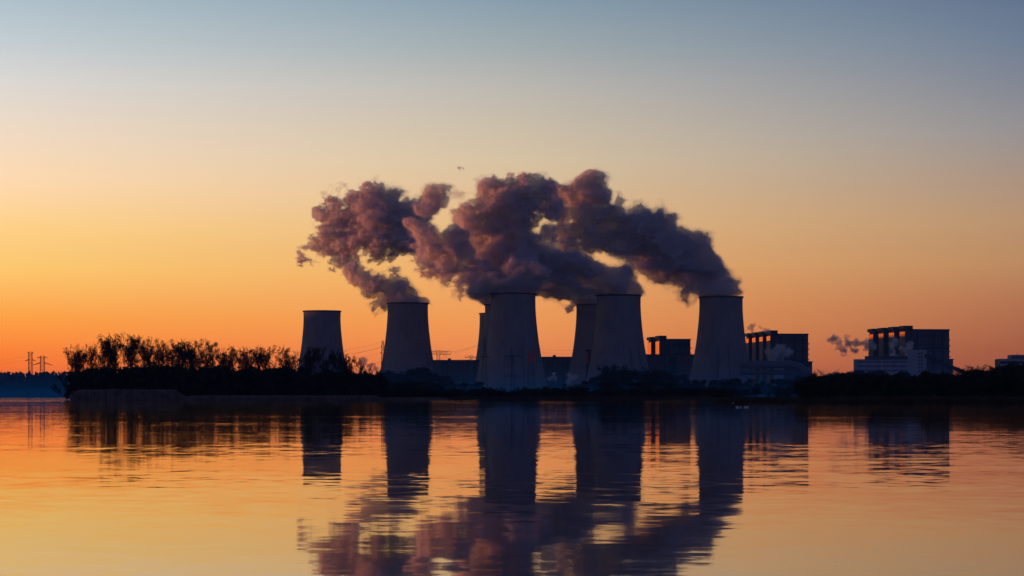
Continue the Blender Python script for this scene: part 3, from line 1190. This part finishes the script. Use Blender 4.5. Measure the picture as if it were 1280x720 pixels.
def red_mast():
    D = 2050
    s = D / F
    px, top = 664, 438.5
    h = CAMH + (HOR - top) * s
    root = empty('lattice_mast', ((px - 640) * s, D, 0), 'square lattice mast with red bands and a red head in front of the central tower', 'mast')
    w0, w1 = 7.0, 5.0
    bands = 7
    for k in range(bands):
        mb = MB()
        za, zb = h * .86 * k / bands, h * .86 * (k + 1) / bands
        wa, wb = w0 + (w1 - w0) * k / bands, w0 + (w1 - w0) * (k + 1) / bands
        for sub in range(2):
            z_a, z_b = za + (zb - za) * sub / 2, za + (zb - za) * (sub + 1) / 2
            w_a, w_b = wa + (wb - wa) * sub / 2, wa + (wb - wa) * (sub + 1) / 2
            A = [Vector((sx * w_a / 2, sy * w_a / 2, z_a)) for sx, sy in ((-1, -1), (1, -1), (1, 1), (-1, 1))]
            B = [Vector((sx * w_b / 2, sy * w_b / 2, z_b)) for sx, sy in ((-1, -1), (1, -1), (1, 1), (-1, 1))]
            for i in range(4):
                mb.bar(A[i], B[i], .42)
                mb.bar(A[i], B[(i + 1) % 4], .26, n=3)
                mb.bar(A[(i + 1) % 4], B[i], .26, n=3)
                mb.bar(B[i], B[(i + 1) % 4], .18, n=3)
        mb.build('mast_section', M['redsteel_glow'] if k == bands - 1 else M['steel'], root)
    mb = MB()
    for k in range(3):
        z = h * (.87 + .045 * k)
        mb.box(-w1 / 2 - .8, w1 / 2 + .8, -w1 / 2 - .8, w1 / 2 + .8, z, z + .5)
    for sx in (-1, 1):
        for sy in (-1, 1):
            mb.bar((sx * 2.6, sy * 2.6, h * .86), (sx * 2.6, sy * 2.6, h), .3)
            mb.bar((sx * 2.6, sy * 2.6, h * .87), (-sx * 2.6, sy * 2.6, h * .98), .2)
    mb.build('mast_head', M['redsteel_glow'], root)


red_mast()


def cable(a, b, sag, label, r=.075, n=16):
    o = Vector((a.x, a.y, a.z))
    root_pts = []
    for k in range(n + 1):
        t = k / n
        p = a.lerp(b, t) - o
        p.z -= sag * 4 * t * (1 - t)
        root_pts.append(p)
    mb = MB()
    for p, q in zip(root_pts, root_pts[1:]):
        mb.bar(p, q, r, n=3)
    c = mb.build('power_cable', M['dark'])
    c.location = o
    props(c, label, 'cable', 'overhead power cables')


cl = 'thin overhead power cable running left from the slim pylon by the single-plume tower'
for y0, y1 in ((427, 437), (433, 443), (441, 447), (434, 441), (452, 455)):
    cable(P(478, y0, 2350), P(360, y1 + 2, 2300), 5, cl)
cl = 'thin overhead power cable slanting up to the tall dark pylon above the low hall'
for y0, y1 in ((441, 428), (444, 428), (447, 446), (449, 446)):
    cable(P(548, y0, 2500), P(606, y1, 2400), 2.5, cl)
cl = 'thin overhead power cable crossing in front of the central tower to the red mast'
for y0, y1 in ((463, 447), (470, 466)):
    cable(P(530, y0, 2150), P(641, y1, 2150), 4, cl)
cable(P(641, 447, 2150), P(760, 440, 2300), 6, 'thin overhead power cable running right from the dark pylon, upper line')
cl = 'thin overhead power cable spanning the gap between central and overlapping towers'
for y0 in (434, 438, 441):
    cable(P(664, y0, 2400), P(760, y0 - 1, 2400), 4, cl)
cable(P(700, 452, 2150), P(830, 462, 2150), 5, 'thin overhead power cable sloping across the foot of the tall right tower')
for y0 in (445, 449):
    cable(P(-40, y0 + 6, 3300), P(38, y0, 3300), 3, 'thin overhead power cable reaching the pylon pair over the distant forest')


# ------------------------------------------------------------------ trees
def tubes(segs, sides=3):
    """segs: n x 8 array (p0 xyz, p1 xyz, r0, r1) -> verts, quads"""
    S = np.asarray(segs, np.float32)
    p, q, r0, r1 = S[:, :3], S[:, 3:6], S[:, 6], S[:, 7]
    d = q - p
    d /= np.linalg.norm(d, axis=1, keepdims=True) + 1e-9
    ref = np.where(np.abs(d[:, 2:3]) < .9, np.array([[0, 0, 1.]]), np.array([[1., 0, 0]]))
    u = np.cross(d, ref)
    u /= np.linalg.norm(u, axis=1, keepdims=True) + 1e-9
    w = np.cross(d, u)
    V = []
    for c, r in ((p, r0), (q, r1)):
        for k in range(sides):
            a = 2 * math.pi * k / sides
            V.append(c + (u * math.cos(a) + w * math.sin(a)) * r[:, None])
    V = np.stack(V, 1).reshape(-1, 3)
    n = len(S)
    b = np.arange(n)[:, None] * (2 * sides)
    Q = []
    for k in range(sides):
        k2 = (k + 1) % sides
        Q.append(np.concatenate([b + k, b + k2, b + sides + k2, b + sides + k], 1))
    return V, np.stack(Q, 1).reshape(-1, 4)


def bare_tree(seed, H=20.0, spread=.5, lean=0.0, start=.3, twigs=1.0, buds=900, stems=1):
    r = random.Random(seed)
    trunk, crown, tips = [], [], []

    def grow(p, d, length, rad, level):
        n = 4 if level == 0 else 3
        cur = p.copy()
        dirn = d.copy()
        step = length / n
        for i in range(n):
            dirn = (dirn + Vector((r.gauss(0, .12), r.gauss(0, .12), r.gauss(.05, .06)))).normalized()
            nx = cur + dirn * step
            ra = rad * (1 - .55 * i / n)
            rb = rad * (1 - .55 * (i + 1) / n)
            (trunk if level < 2 else crown).append((*cur, *nx, max(ra, .028), max(rb, .022)))
            cur = nx
            if level < 4:
                t = (i + 1) / n
                if level == 0 and t < start:
                    continue
                kids = (r.randint(2, 3) if level == 0 else r.randint(1, 2))
                if level == 3:
                    kids = int(r.randint(1, 3) * twigs)
                for _ in range(kids):
                    az = r.uniform(0, 2 * math.pi)
                    side = Vector((math.cos(az), math.sin(az), 0))
                    nd = (dirn * r.uniform(.5, .9) + side * r.uniform(.45, .95) * (spread * 1.6) + Vector((0, 0, .25))).normalized()
                    grow(cur - dirn * step * r.uniform(0, .6), nd, length * r.uniform(.42, .62) * (1 if level else .8), rad * r.uniform(.38, .55), level + 1)
        if level >= 2:
            tips.append(cur.copy())

    for s_ in range(stems):
        a = r.uniform(0, 6.28)
        grow(Vector((0, 0, -.3)), Vector((lean + (stems - 1) * .25 * math.cos(a), (stems - 1) * .25 * math.sin(a), 1)).normalized(), H * .72, H * .014, 0)
    zmax = max(t.z for t in tips)
    k = H / zmax
    # last year's seed heads and buds: tiny flakes round the twig ends
    T = np.array(tips, np.float32)
    g_ = np.random.default_rng(seed)
    hub = T[g_.integers(0, len(T), 75)]
    c = hub[g_.integers(0, 75, buds)] + g_.normal(0, .42, (buds, 3))
    e1 = g_.normal(0, 1, (buds, 3))
    e1 /= np.linalg.norm(e1, axis=1, keepdims=True)
    e2 = np.cross(e1, g_.normal(0, 1, (buds, 3)))
    e2 /= np.linalg.norm(e2, axis=1, keepdims=True) + 1e-9
    sz = g_.uniform(.12, .30, (buds, 1))
    LV = np.stack([c - e1 * sz, c + e2 * sz, c + e1 * sz, c - e2 * sz], 1).reshape(-1, 3)
    LQ = np.arange(buds * 4).reshape(-1, 4)
    return np.array(trunk, np.float32), np.array(crown, np.float32), LV, LQ, k


def bare_proto(seed, label, group, cat='tree', name='bare_tree', **kw):
    tr, cr, LV, LQ, k = bare_tree(seed, **kw)
    pass
    root = empty(name, (0, 0, 0), label, cat, group)
    V, Q = tubes(tr, 5)
    np_mesh('trunk', V * k, Q, M['bark'], root)
    V, Q = tubes(cr, 3)
    V2 = np.concatenate([V, LV])
    Q2 = np.concatenate([Q, LQ + len(V)])
    np_mesh('crown', V2 * k, Q2, M['twig'], root, smooth=False)
    return root


def bushy_proto(seed, H, Wd, label, group, name='bushy_tree', n=1500, leaf=.55, mat='leaf', base=.12, cat='tree', stem='trunk', conifer=False):
    """a dense crown of many small leaf faces spread over uneven lobes, with a trunk and limbs inside"""
    g_ = np.random.default_rng(seed)
    root = empty(name, (0, 0, 0), label, cat, group)
    segs = []
    cs, rs = [], []
    if conifer:
        for k in range(12):
            t = k / 11
            cs.append((g_.normal(0, .04 * Wd), g_.normal(0, .04 * Wd), H * (base + (1 - base) * t)))
            rs.append(Wd * .5 * (1 - t) ** .8 + .25)
    else:
        for k in range(11):
            a = g_.uniform(0, 6.28)
            t = g_.uniform(0, 1)
            rad = Wd * .34 * math.sqrt(g_.uniform(0, 1)) * (1.15 - .6 * t)
            cs.append((rad * math.cos(a), rad * math.sin(a), H * (base + .12 + (.78 - base) * t)))
            rs.append(Wd * g_.uniform(.16, .27))
    cs = np.array(cs)
    rs = np.array(rs)
    segs.append((0, 0, -.4, 0, 0, H * .55, H * .022, H * .012))
    for c in cs:
        segs.append((0, 0, c[2] * .5, *c, H * .009, H * .004))
    V, Q = tubes(np.array(segs), 5)
    np_mesh(stem, V, Q, M['bark'], root)
    pk = g_.integers(0, len(cs), n)
    d = g_.normal(0, 1, (n, 3))
    d /= np.linalg.norm(d, axis=1, keepdims=True)
    rr = rs[pk][:, None] * g_.uniform(.35, 1.12, (n, 1)) ** .7
    c = cs[pk] + d * rr * np.array([1, 1, .8])
    c[:, 2] = np.maximum(c[:, 2], .25)
    e1 = g_.normal(0, 1, (n, 3))
    e1 /= np.linalg.norm(e1, axis=1, keepdims=True)
    e2 = np.cross(e1, g_.normal(0, 1, (n, 3)))
    e2 /= np.linalg.norm(e2, axis=1, keepdims=True) + 1e-9
    c[:, 2] *= H / c[:, 2].max()
    sz = leaf * g_.uniform(.5, 1.3, (n, 1))
    LV = np.stack([c - e1 * sz, c + e2 * sz * .6, c + e1 * sz, c - e2 * sz * .6], 1).reshape(-1, 3)
    np_mesh('crown' if stem == 'trunk' else 'foliage', LV, np.arange(n * 4).reshape(-1, 4), M[mat], root, smooth=False)
    return root


def interp(tbl, x):
    for (x0, y0), (x1, y1) in zip(tbl, tbl[1:]):
        if x <= x1:
            return y0 + (y1 - y0) * max(0, (x - x0) / (x1 - x0))
    return tbl[-1][1]


# --- bare trees on the peninsula
GT = 'bare trees on the wooded peninsula'
LT = 'bare winter tree in the dark row on the wooded peninsula'
protos = [bare_proto(s, LT, GT, H=20, spread=sp, start=st, buds=bd, stems=sm) for s, sp, st, bd, sm in
          ((1, .36, .55, 500, 1), (2, .44, .62, 700, 1), (3, .46, .5, 500, 1), (4, .34, .5, 400, 1), (5, .52, .62, 800, 1), (6, .40, .55, 450, 1), (7, .46, .58, 600, 1))]
TOPL = [(78, 440), (87, 433), (100, 431), (112, 425), (122, 424), (132, 418), (150, 415), (168, 417), (185, 420), (200, 425), (214, 423), (226, 430), (241, 424), (262, 426), (276, 433),
        (288, 432), (303, 434), (320, 436), (335, 433), (347, 432), (362, 438), (372, 438), (385, 434), (398, 432), (412, 438), (425, 437), (436, 447), (448, 444), (460, 455), (474, 460)]
used = set()


def put(lst, i, px, D, py_top, z=.4, H0=20.0, wide=1.0, label=None, group=None, depth_scale=None):
    s = D / F
    H = CAMH + (HOR - py_top) * s - z
    k = H / H0
    loc = ((px - 640) * s, D, z)
    pr = lst[i % len(lst)]
    wz = k * wide
    if pr.name not in used:
        used.add(pr.name)
        pr.location = loc
        pr.rotation_euler = (0, 0, rnd.uniform(0, 6.28))
        pr.scale = (wz, wz, k)
        if label:
            pr['label'] = label
        return pr
    return copy_thing(pr, loc, rnd.uniform(0, 6.28), (wz, wz, k), label or LAB[0], group)


LAB = [LT]
xs = 84.0
i = 0
while xs < 474:
    top = interp(TOPL, xs) + abs(rnd.gauss(0, 2.2)) - (3.5 if xs > 250 else 1.0)
    D = rnd.uniform(830, 880) if xs < 440 else rnd.uniform(850, 900)
    lab = LT
    if 0 < i < 3:
        top += 6
    if i == 0:
        lab = 'lone bare tree at the left tip of the peninsula, leaning out over the water'
        top, D = 433, 834
    elif 148 < xs < 152.5:
        lab = 'tallest bare tree on the peninsula with a dense rounded crown'
        top = 415.5
    elif 446 < xs < 450:
        lab = 'forked bare tree right of the idle tower, last tall one in the row'
    put(protos, i, xs, D, top, .4, 20, rnd.uniform(.75, 1.1), lab)
    xs += rnd.uniform(4.6, 7.6) if xs < 280 else rnd.uniform(5.4, 8.6)
    i += 1
# a second, lower rank that thickens the wood
for k in range(9):
    xs = rnd.uniform(100, 466)
    put(protos, rnd.randrange(7), xs, rnd.uniform(880, 930), interp(TOPL, xs) + rnd.uniform(8, 22), .4, 20, rnd.uniform(.7, 1.0), LT)

lean = bare_proto(9, 'low bare tree leaning far out over the water below the lone tip tree', GT, H=20, spread=.45, start=.35, lean=1.6, buds=700)
lean.location = ((83 - 640) / F * 836, 836, .5)
lean.rotation_euler = (0, 0, math.pi)
lean.scale = (.36, .3, .3)
lean2 = bare_proto(10, 'bare young tree bending left beside the tip of the peninsula', GT, H=20, spread=.5, start=.3, lean=.6, buds=900)
lean2.location = ((90 - 640) / F * 838, 838, .5)
lean2.rotation_euler = (0, 0, math.pi + .4)
lean2.scale = (.5, .5, .5)
# --- shrubs filling the foot of the wood
GS = 'shrubs at the foot of the peninsula wood'
LS = 'dark tangled shrub at the foot of the peninsula wood'
shr = [bushy_proto(s, 9, 9, LS, GS, 'shrub', 1500, .5, 'leaf', 0.0, 'shrub', 'stem') for s in (31, 32, 33)]
LAB[0] = LS
for k in range(95):
    xs = 92 + (476 - 92) * (k + rnd.random()) / 95
    put(shr, k, xs, rnd.uniform(822, 862), interp([(92, 474), (108, 464), (200, 461), (300, 463), (380, 464), (440, 466), (476, 468)], xs) + rnd.uniform(-6, 8), .3, 9, rnd.uniform(.8, 1.3), LS)

# --- hazy trees in front of the power station
GM = 'hazy trees between the lake and the towers'
LM = 'rounded hazy blue tree in the belt before the cooling towers'
mids = [bushy_proto(s, 14, w, LM, GM, 'bushy_tree', 1400, .55, 'leaf', .05) for s, w in ((41, 11), (42, 13), (43, 9), (44, 12))]
TOPM = [(474, 463), (490, 462), (505, 463), (520, 459), (535, 462), (548, 466), (560, 468), (566, 474), (585, 478), (600, 476), (610, 481), (625, 485), (650, 483), (660, 480), (672, 484), (700, 480), (720, 478),
        (735, 474), (748, 466), (758, 461), (775, 460), (790, 461), (806, 462), (830, 463), (850, 466), (865, 474), (880, 474), (895, 475), (915, 473), (940, 474), (960, 478), (975, 472), (990, 469), (1010, 467),
        (1030, 466), (1060, 464), (1100, 463), (1150, 466), (1200, 470)]
LAB[0] = LM
xs = 474.0
i = 0
while xs < 1150:
    D = rnd.uniform(1150, 1450)
    put(mids, i, xs, D, interp(TOPM, xs) + rnd.uniform(-1, 5), .6, 14, rnd.uniform(.9, 1.35), LM)
    xs += rnd.uniform(5.5, 9.5)
    i += 1
for k in range(70):     # lower rank nearer the water
    xs = rnd.uniform(478, 1120)
    put(mids, k, xs, rnd.uniform(960, 1080), max(478, interp(TOPM, xs) + rnd.uniform(9, 18)), .6, 14, rnd.uniform(1.3, 2.0), LM)
for k in range(9):
    xs = (752, 760, 768, 776, 786, 796, 806, 822, 836)[k]
    put(protos, k, xs, rnd.uniform(1050, 1150), (456, 455, 452, 457, 459, 455, 458, 460, 462)[k], .6, 20, 1.5, 'bare hazy tree rising above the belt before the overlapping towers', 'bare trees before the overlapping towers')

LAB[0] = 'low dark bush in the row along the misty shore before the towers'
low = [bushy_proto(s_, 5, 9, LAB[0], 'low bushes along the misty shore', 'low_bush', 900, .4, 'leaf', 0.0, 'shrub', 'stem') for s_ in (61, 62)]
for k in range(64):
    xs = 474 + (910 - 474) * (k + rnd.random()) / 64
    put(low, k, xs, rnd.uniform(922, 945), rnd.uniform(483, 489), .6, 5, rnd.uniform(1.2, 1.9))
# --- dark wood on the right shore
GR = 'dark trees on the right shore'
LR = 'dark leafless thicket tree on the near right shore'
rts = [bushy_proto(s, 8, w, LR, GR, 'thicket_tree', 1600, .36, 'leaf', .0) for s, w in ((51, 8), (52, 9.5), (53, 7))]
TOPR = [(1000, 474), (1020, 468), (1050, 466), (1080, 466), (1110, 467), (1140, 468), (1165, 463), (1190, 466), (1205, 465), (1225, 461), (1240, 462), (1255, 457), (1268, 454), (1300, 452)]
LAB[0] = LR
for k in range(84):
    xs = 1004 + (1300 - 1004) * (k + rnd.random()) / 84
    near = k % 2
    D = rnd.uniform(545, 620) if near else rnd.uniform(640, 760)
    put(rts, k, xs, D, interp(TOPR, xs) + rnd.uniform(0, 4) + (rnd.uniform(3, 18) if near else 0), .5, 8, rnd.uniform(1.0, 1.6), LR)
for xs, top in ((1010, 462), (1038, 460), (1052, 463), (1207, 457), (1214, 458), (1222, 456), (1232, 455), (1238, 456), (1243, 457), (1247, 456), (1262, 452), (1274, 450)):
    put(protos, int(xs), xs, rnd.uniform(640, 720), top, .5, 20, 1.7, 'bare twiggy tree poking above the dark right shore thicket', 'bare trees on the right shore')

# --- far forest across the lake: reads as one mass
def far_forest(seed, count, D0, D1, x0, x1, h0, h1, label):
    g_ = np.random.default_rng(seed)
    V, n = [], 0
    quads = []
    for k in range(count):
        D = g_.uniform(D0, D1)
        px = g_.uniform(x0, x1)
        x = (px - 640) / F * D
        h = g_.uniform(h0, h1)
        w = g_.uniform(4, 7)
        m = 46
        t = g_.uniform(0, 1, m)
        a = g_.uniform(0, 6.28, m)
        rad = w * (1 - t) ** .6 * .5
        c = np.stack([x + rad * np.cos(a), D + rad * np.sin(a), .5 + t * h], 1)
        e1 = g_.normal(0, 1, (m, 3))
        e1 /= np.linalg.norm(e1, axis=1, keepdims=True)
        e2 = np.cross(e1, g_.normal(0, 1, (m, 3)))
        e2 /= np.linalg.norm(e2, axis=1, keepdims=True) + 1e-9
        sz = g_.uniform(.9, 2.1, (m, 1))
        V.append(np.stack([c - e1 * sz, c + e2 * sz, c + e1 * sz, c - e2 * sz], 1).reshape(-1, 3))
        quads.append(np.arange(m * 4).reshape(-1, 4) + n)
        n += m * 4
    o = np_mesh('forest', np.concatenate(V), np.concatenate(quads), M['needle'], smooth=False)
    props(o, label, kind='stuff')


far_forest(77, 1100, 2660, 2800, -420, 130, 24, 29, 'distant forest mass across the lake at far left')
far_forest(78, 1300, 3350, 3600, 60, 1500, 17, 22, 'distant forest mass behind the power station')


# --- reeds
def reeds(spans, name, seed, mat='reed'):
    g_ = np.random.default_rng(seed)
    Vs, Qs, n = [], [], 0
    for x0, x1, D0, D1, hpx, cnt in spans:
        px = g_.uniform(x0, x1, cnt)
        D = g_.uniform(D0, D1, cnt)
        edge = np.clip(np.minimum(px - x0, x1 - px) / 12.0, .25, 1)
        x = (px - 640) / F * D
        h = hpx * D / F * g_.uniform(.62, 1.1, cnt) * edge ** .5 * (.86 + .14 * np.sin(px * 1.7) * np.sin(px * .43 + 1))
        z0 = np.full(cnt, -.2)
        a = g_.uniform(0, math.pi, cnt)
        w = g_.uniform(.03, .07, cnt)
        dx, dy = np.cos(a) * w, np.sin(a) * w
        lx, ly = g_.normal(0, .12, cnt) * h, g_.normal(0, .12, cnt) * h
        b0 = np.stack([x - dx, D - dy, z0], 1)
        b1 = np.stack([x + dx, D + dy, z0], 1)
        t1 = np.stack([x + lx + dx * 2.2, D + ly + dy * 2.2, h * .92], 1)
        t0 = np.stack([x + lx - dx * 2.2, D + ly - dy * 2.2, h], 1)
        Vs.append(np.stack([b0, b1, t1, t0], 1).reshape(-1, 3))
        Qs.append(np.arange(cnt * 4).reshape(-1, 4) + n)
        n += cnt * 4
    o = np_mesh(name, np.concatenate(Vs), np.concatenate(Qs), M[mat], smooth=False)
    return o


props(reeds([(88, 230, 812, 822, 13.5, 16000)], 'reed_bed', 5), 'dense pale reeds along the left shore of the peninsula', kind='stuff')
props(reeds([(225, 480, 808, 826, 6, 12000), (470, 560, 830, 862, 3.5, 5000)], 'reed_bed', 6), 'low dark reeds along the right shore of the peninsula', kind='stuff')
props(reeds([(560, 900, 890, 915, 4.5, 14000), (688, 794, 790, 825, 4.5, 7000)], 'reed_bed', 8, 'darkreed'), 'low reeds along the misty shore before the towers', kind='stuff')
props(reeds([(893, 1040, 505, 560, 6, 12000), (1030, 1300, 445, 500, 9, 22000)], 'reed_bed', 9, 'darkreed'), 'dark reeds along the near right shore', kind='stuff')


# ------------------------------------------------------------------ waterfowl, stakes and a snag
def bird_proto():
    root = empty('waterbird', (0, 0, 0), 'white waterbird floating before the dark right bank', 'bird', 'white waterbirds on the lake')
    bm = bmesh.new()
    me = bpy.data.meshes.new('body')
    sk = [((-.42, 0, .16), .05), ((-.28, 0, .14), .15), ((0, 0, .13), .21), ((.25, 0, .14), .16), ((.36, 0, .26), .07), ((.35, 0, .44), .05), ((.38, 0, .58), .05), ((.45, 0, .60), .06)]
    vs = [bm.verts.new(p) for p, _ in sk]
    for a, b in zip(vs, vs[1:]):
        bm.edges.new((a, b))
    bm.to_mesh(me)
    bm.free()
    o = bpy.data.objects.new('body', me)
    COL.objects.link(o)
    o.modifiers.new('skin', 'SKIN')
    for v, (_, r) in zip(me.skin_vertices[0].data, sk):
        v.radius = (r, r)
    me.skin_vertices[0].data[2].use_root = True
    o.modifiers.new('sub', 'SUBSURF').levels = 1
    me.materials.append(M['bird'])
    dg = bpy.context.evaluated_depsgraph_get()
    me2 = bpy.data.meshes.new_from_object(o.evaluated_get(dg))
    o.modifiers.clear()
    o.data = me2
    if not me2.materials:
        me2.materials.append(M['bird'])
    o.parent = root
    MB().bar((.49, 0, .60), (.60, 0, .57), .03, .01, 6).build('beak', M['beak'], root)
    return root


b0 = bird_proto()
spots = [(899.5, 503.5), (903.5, 503.6), (912, 503.7), (916.5, 503.8), (922, 509.3), (926, 509.4), (931, 509.2), (934, 509.3)]
for i, (px, py) in enumerate(spots):
    D = CAMH * F / (py - HOR)
    loc = ((px - 640) / F * D, D, -.02)
    rz = rnd.uniform(0, 6.28)
    if i == 0:
        b0.location = loc
        b0.rotation_euler = (0, 0, rz)
        b0.scale = (.5, .5, .5)
    else:
        copy_thing(b0, loc, rz, rnd.uniform(.45, .6))

for px, h in ((639.5, 1.6), (641.5, 1.3), (647, 1.5)):
    D = 760
    o = MB().bar((0, 0, -1), (0, 0, h), .16, .13, 7).build('mooring_stake', M['bark'])
    o.location = ((px - 640) / F * D, D, 0)
    props(o, 'dark wooden stake standing in the water before the misty shore', 'stake', 'stakes in the shallows')


def snag():
    D = 330
    x = (570 - 640) / F * D
    mb = MB()
    mb.bar((0, 0, -.8), (-.15, 0, .25), .06, .05, 6)
    mb.bar((-.15, 0, .25), (-.32, 0, .62), .05, .03, 6)
    mb.bar((-.15, 0, .25), (-.02, 0, .42), .03, .015, 5)
    o = mb.build('driftwood', M['bark'])
    o.location = (x, D, 0)
    props(o, 'short dead branch sticking out of the open water', 'branch')


snag()
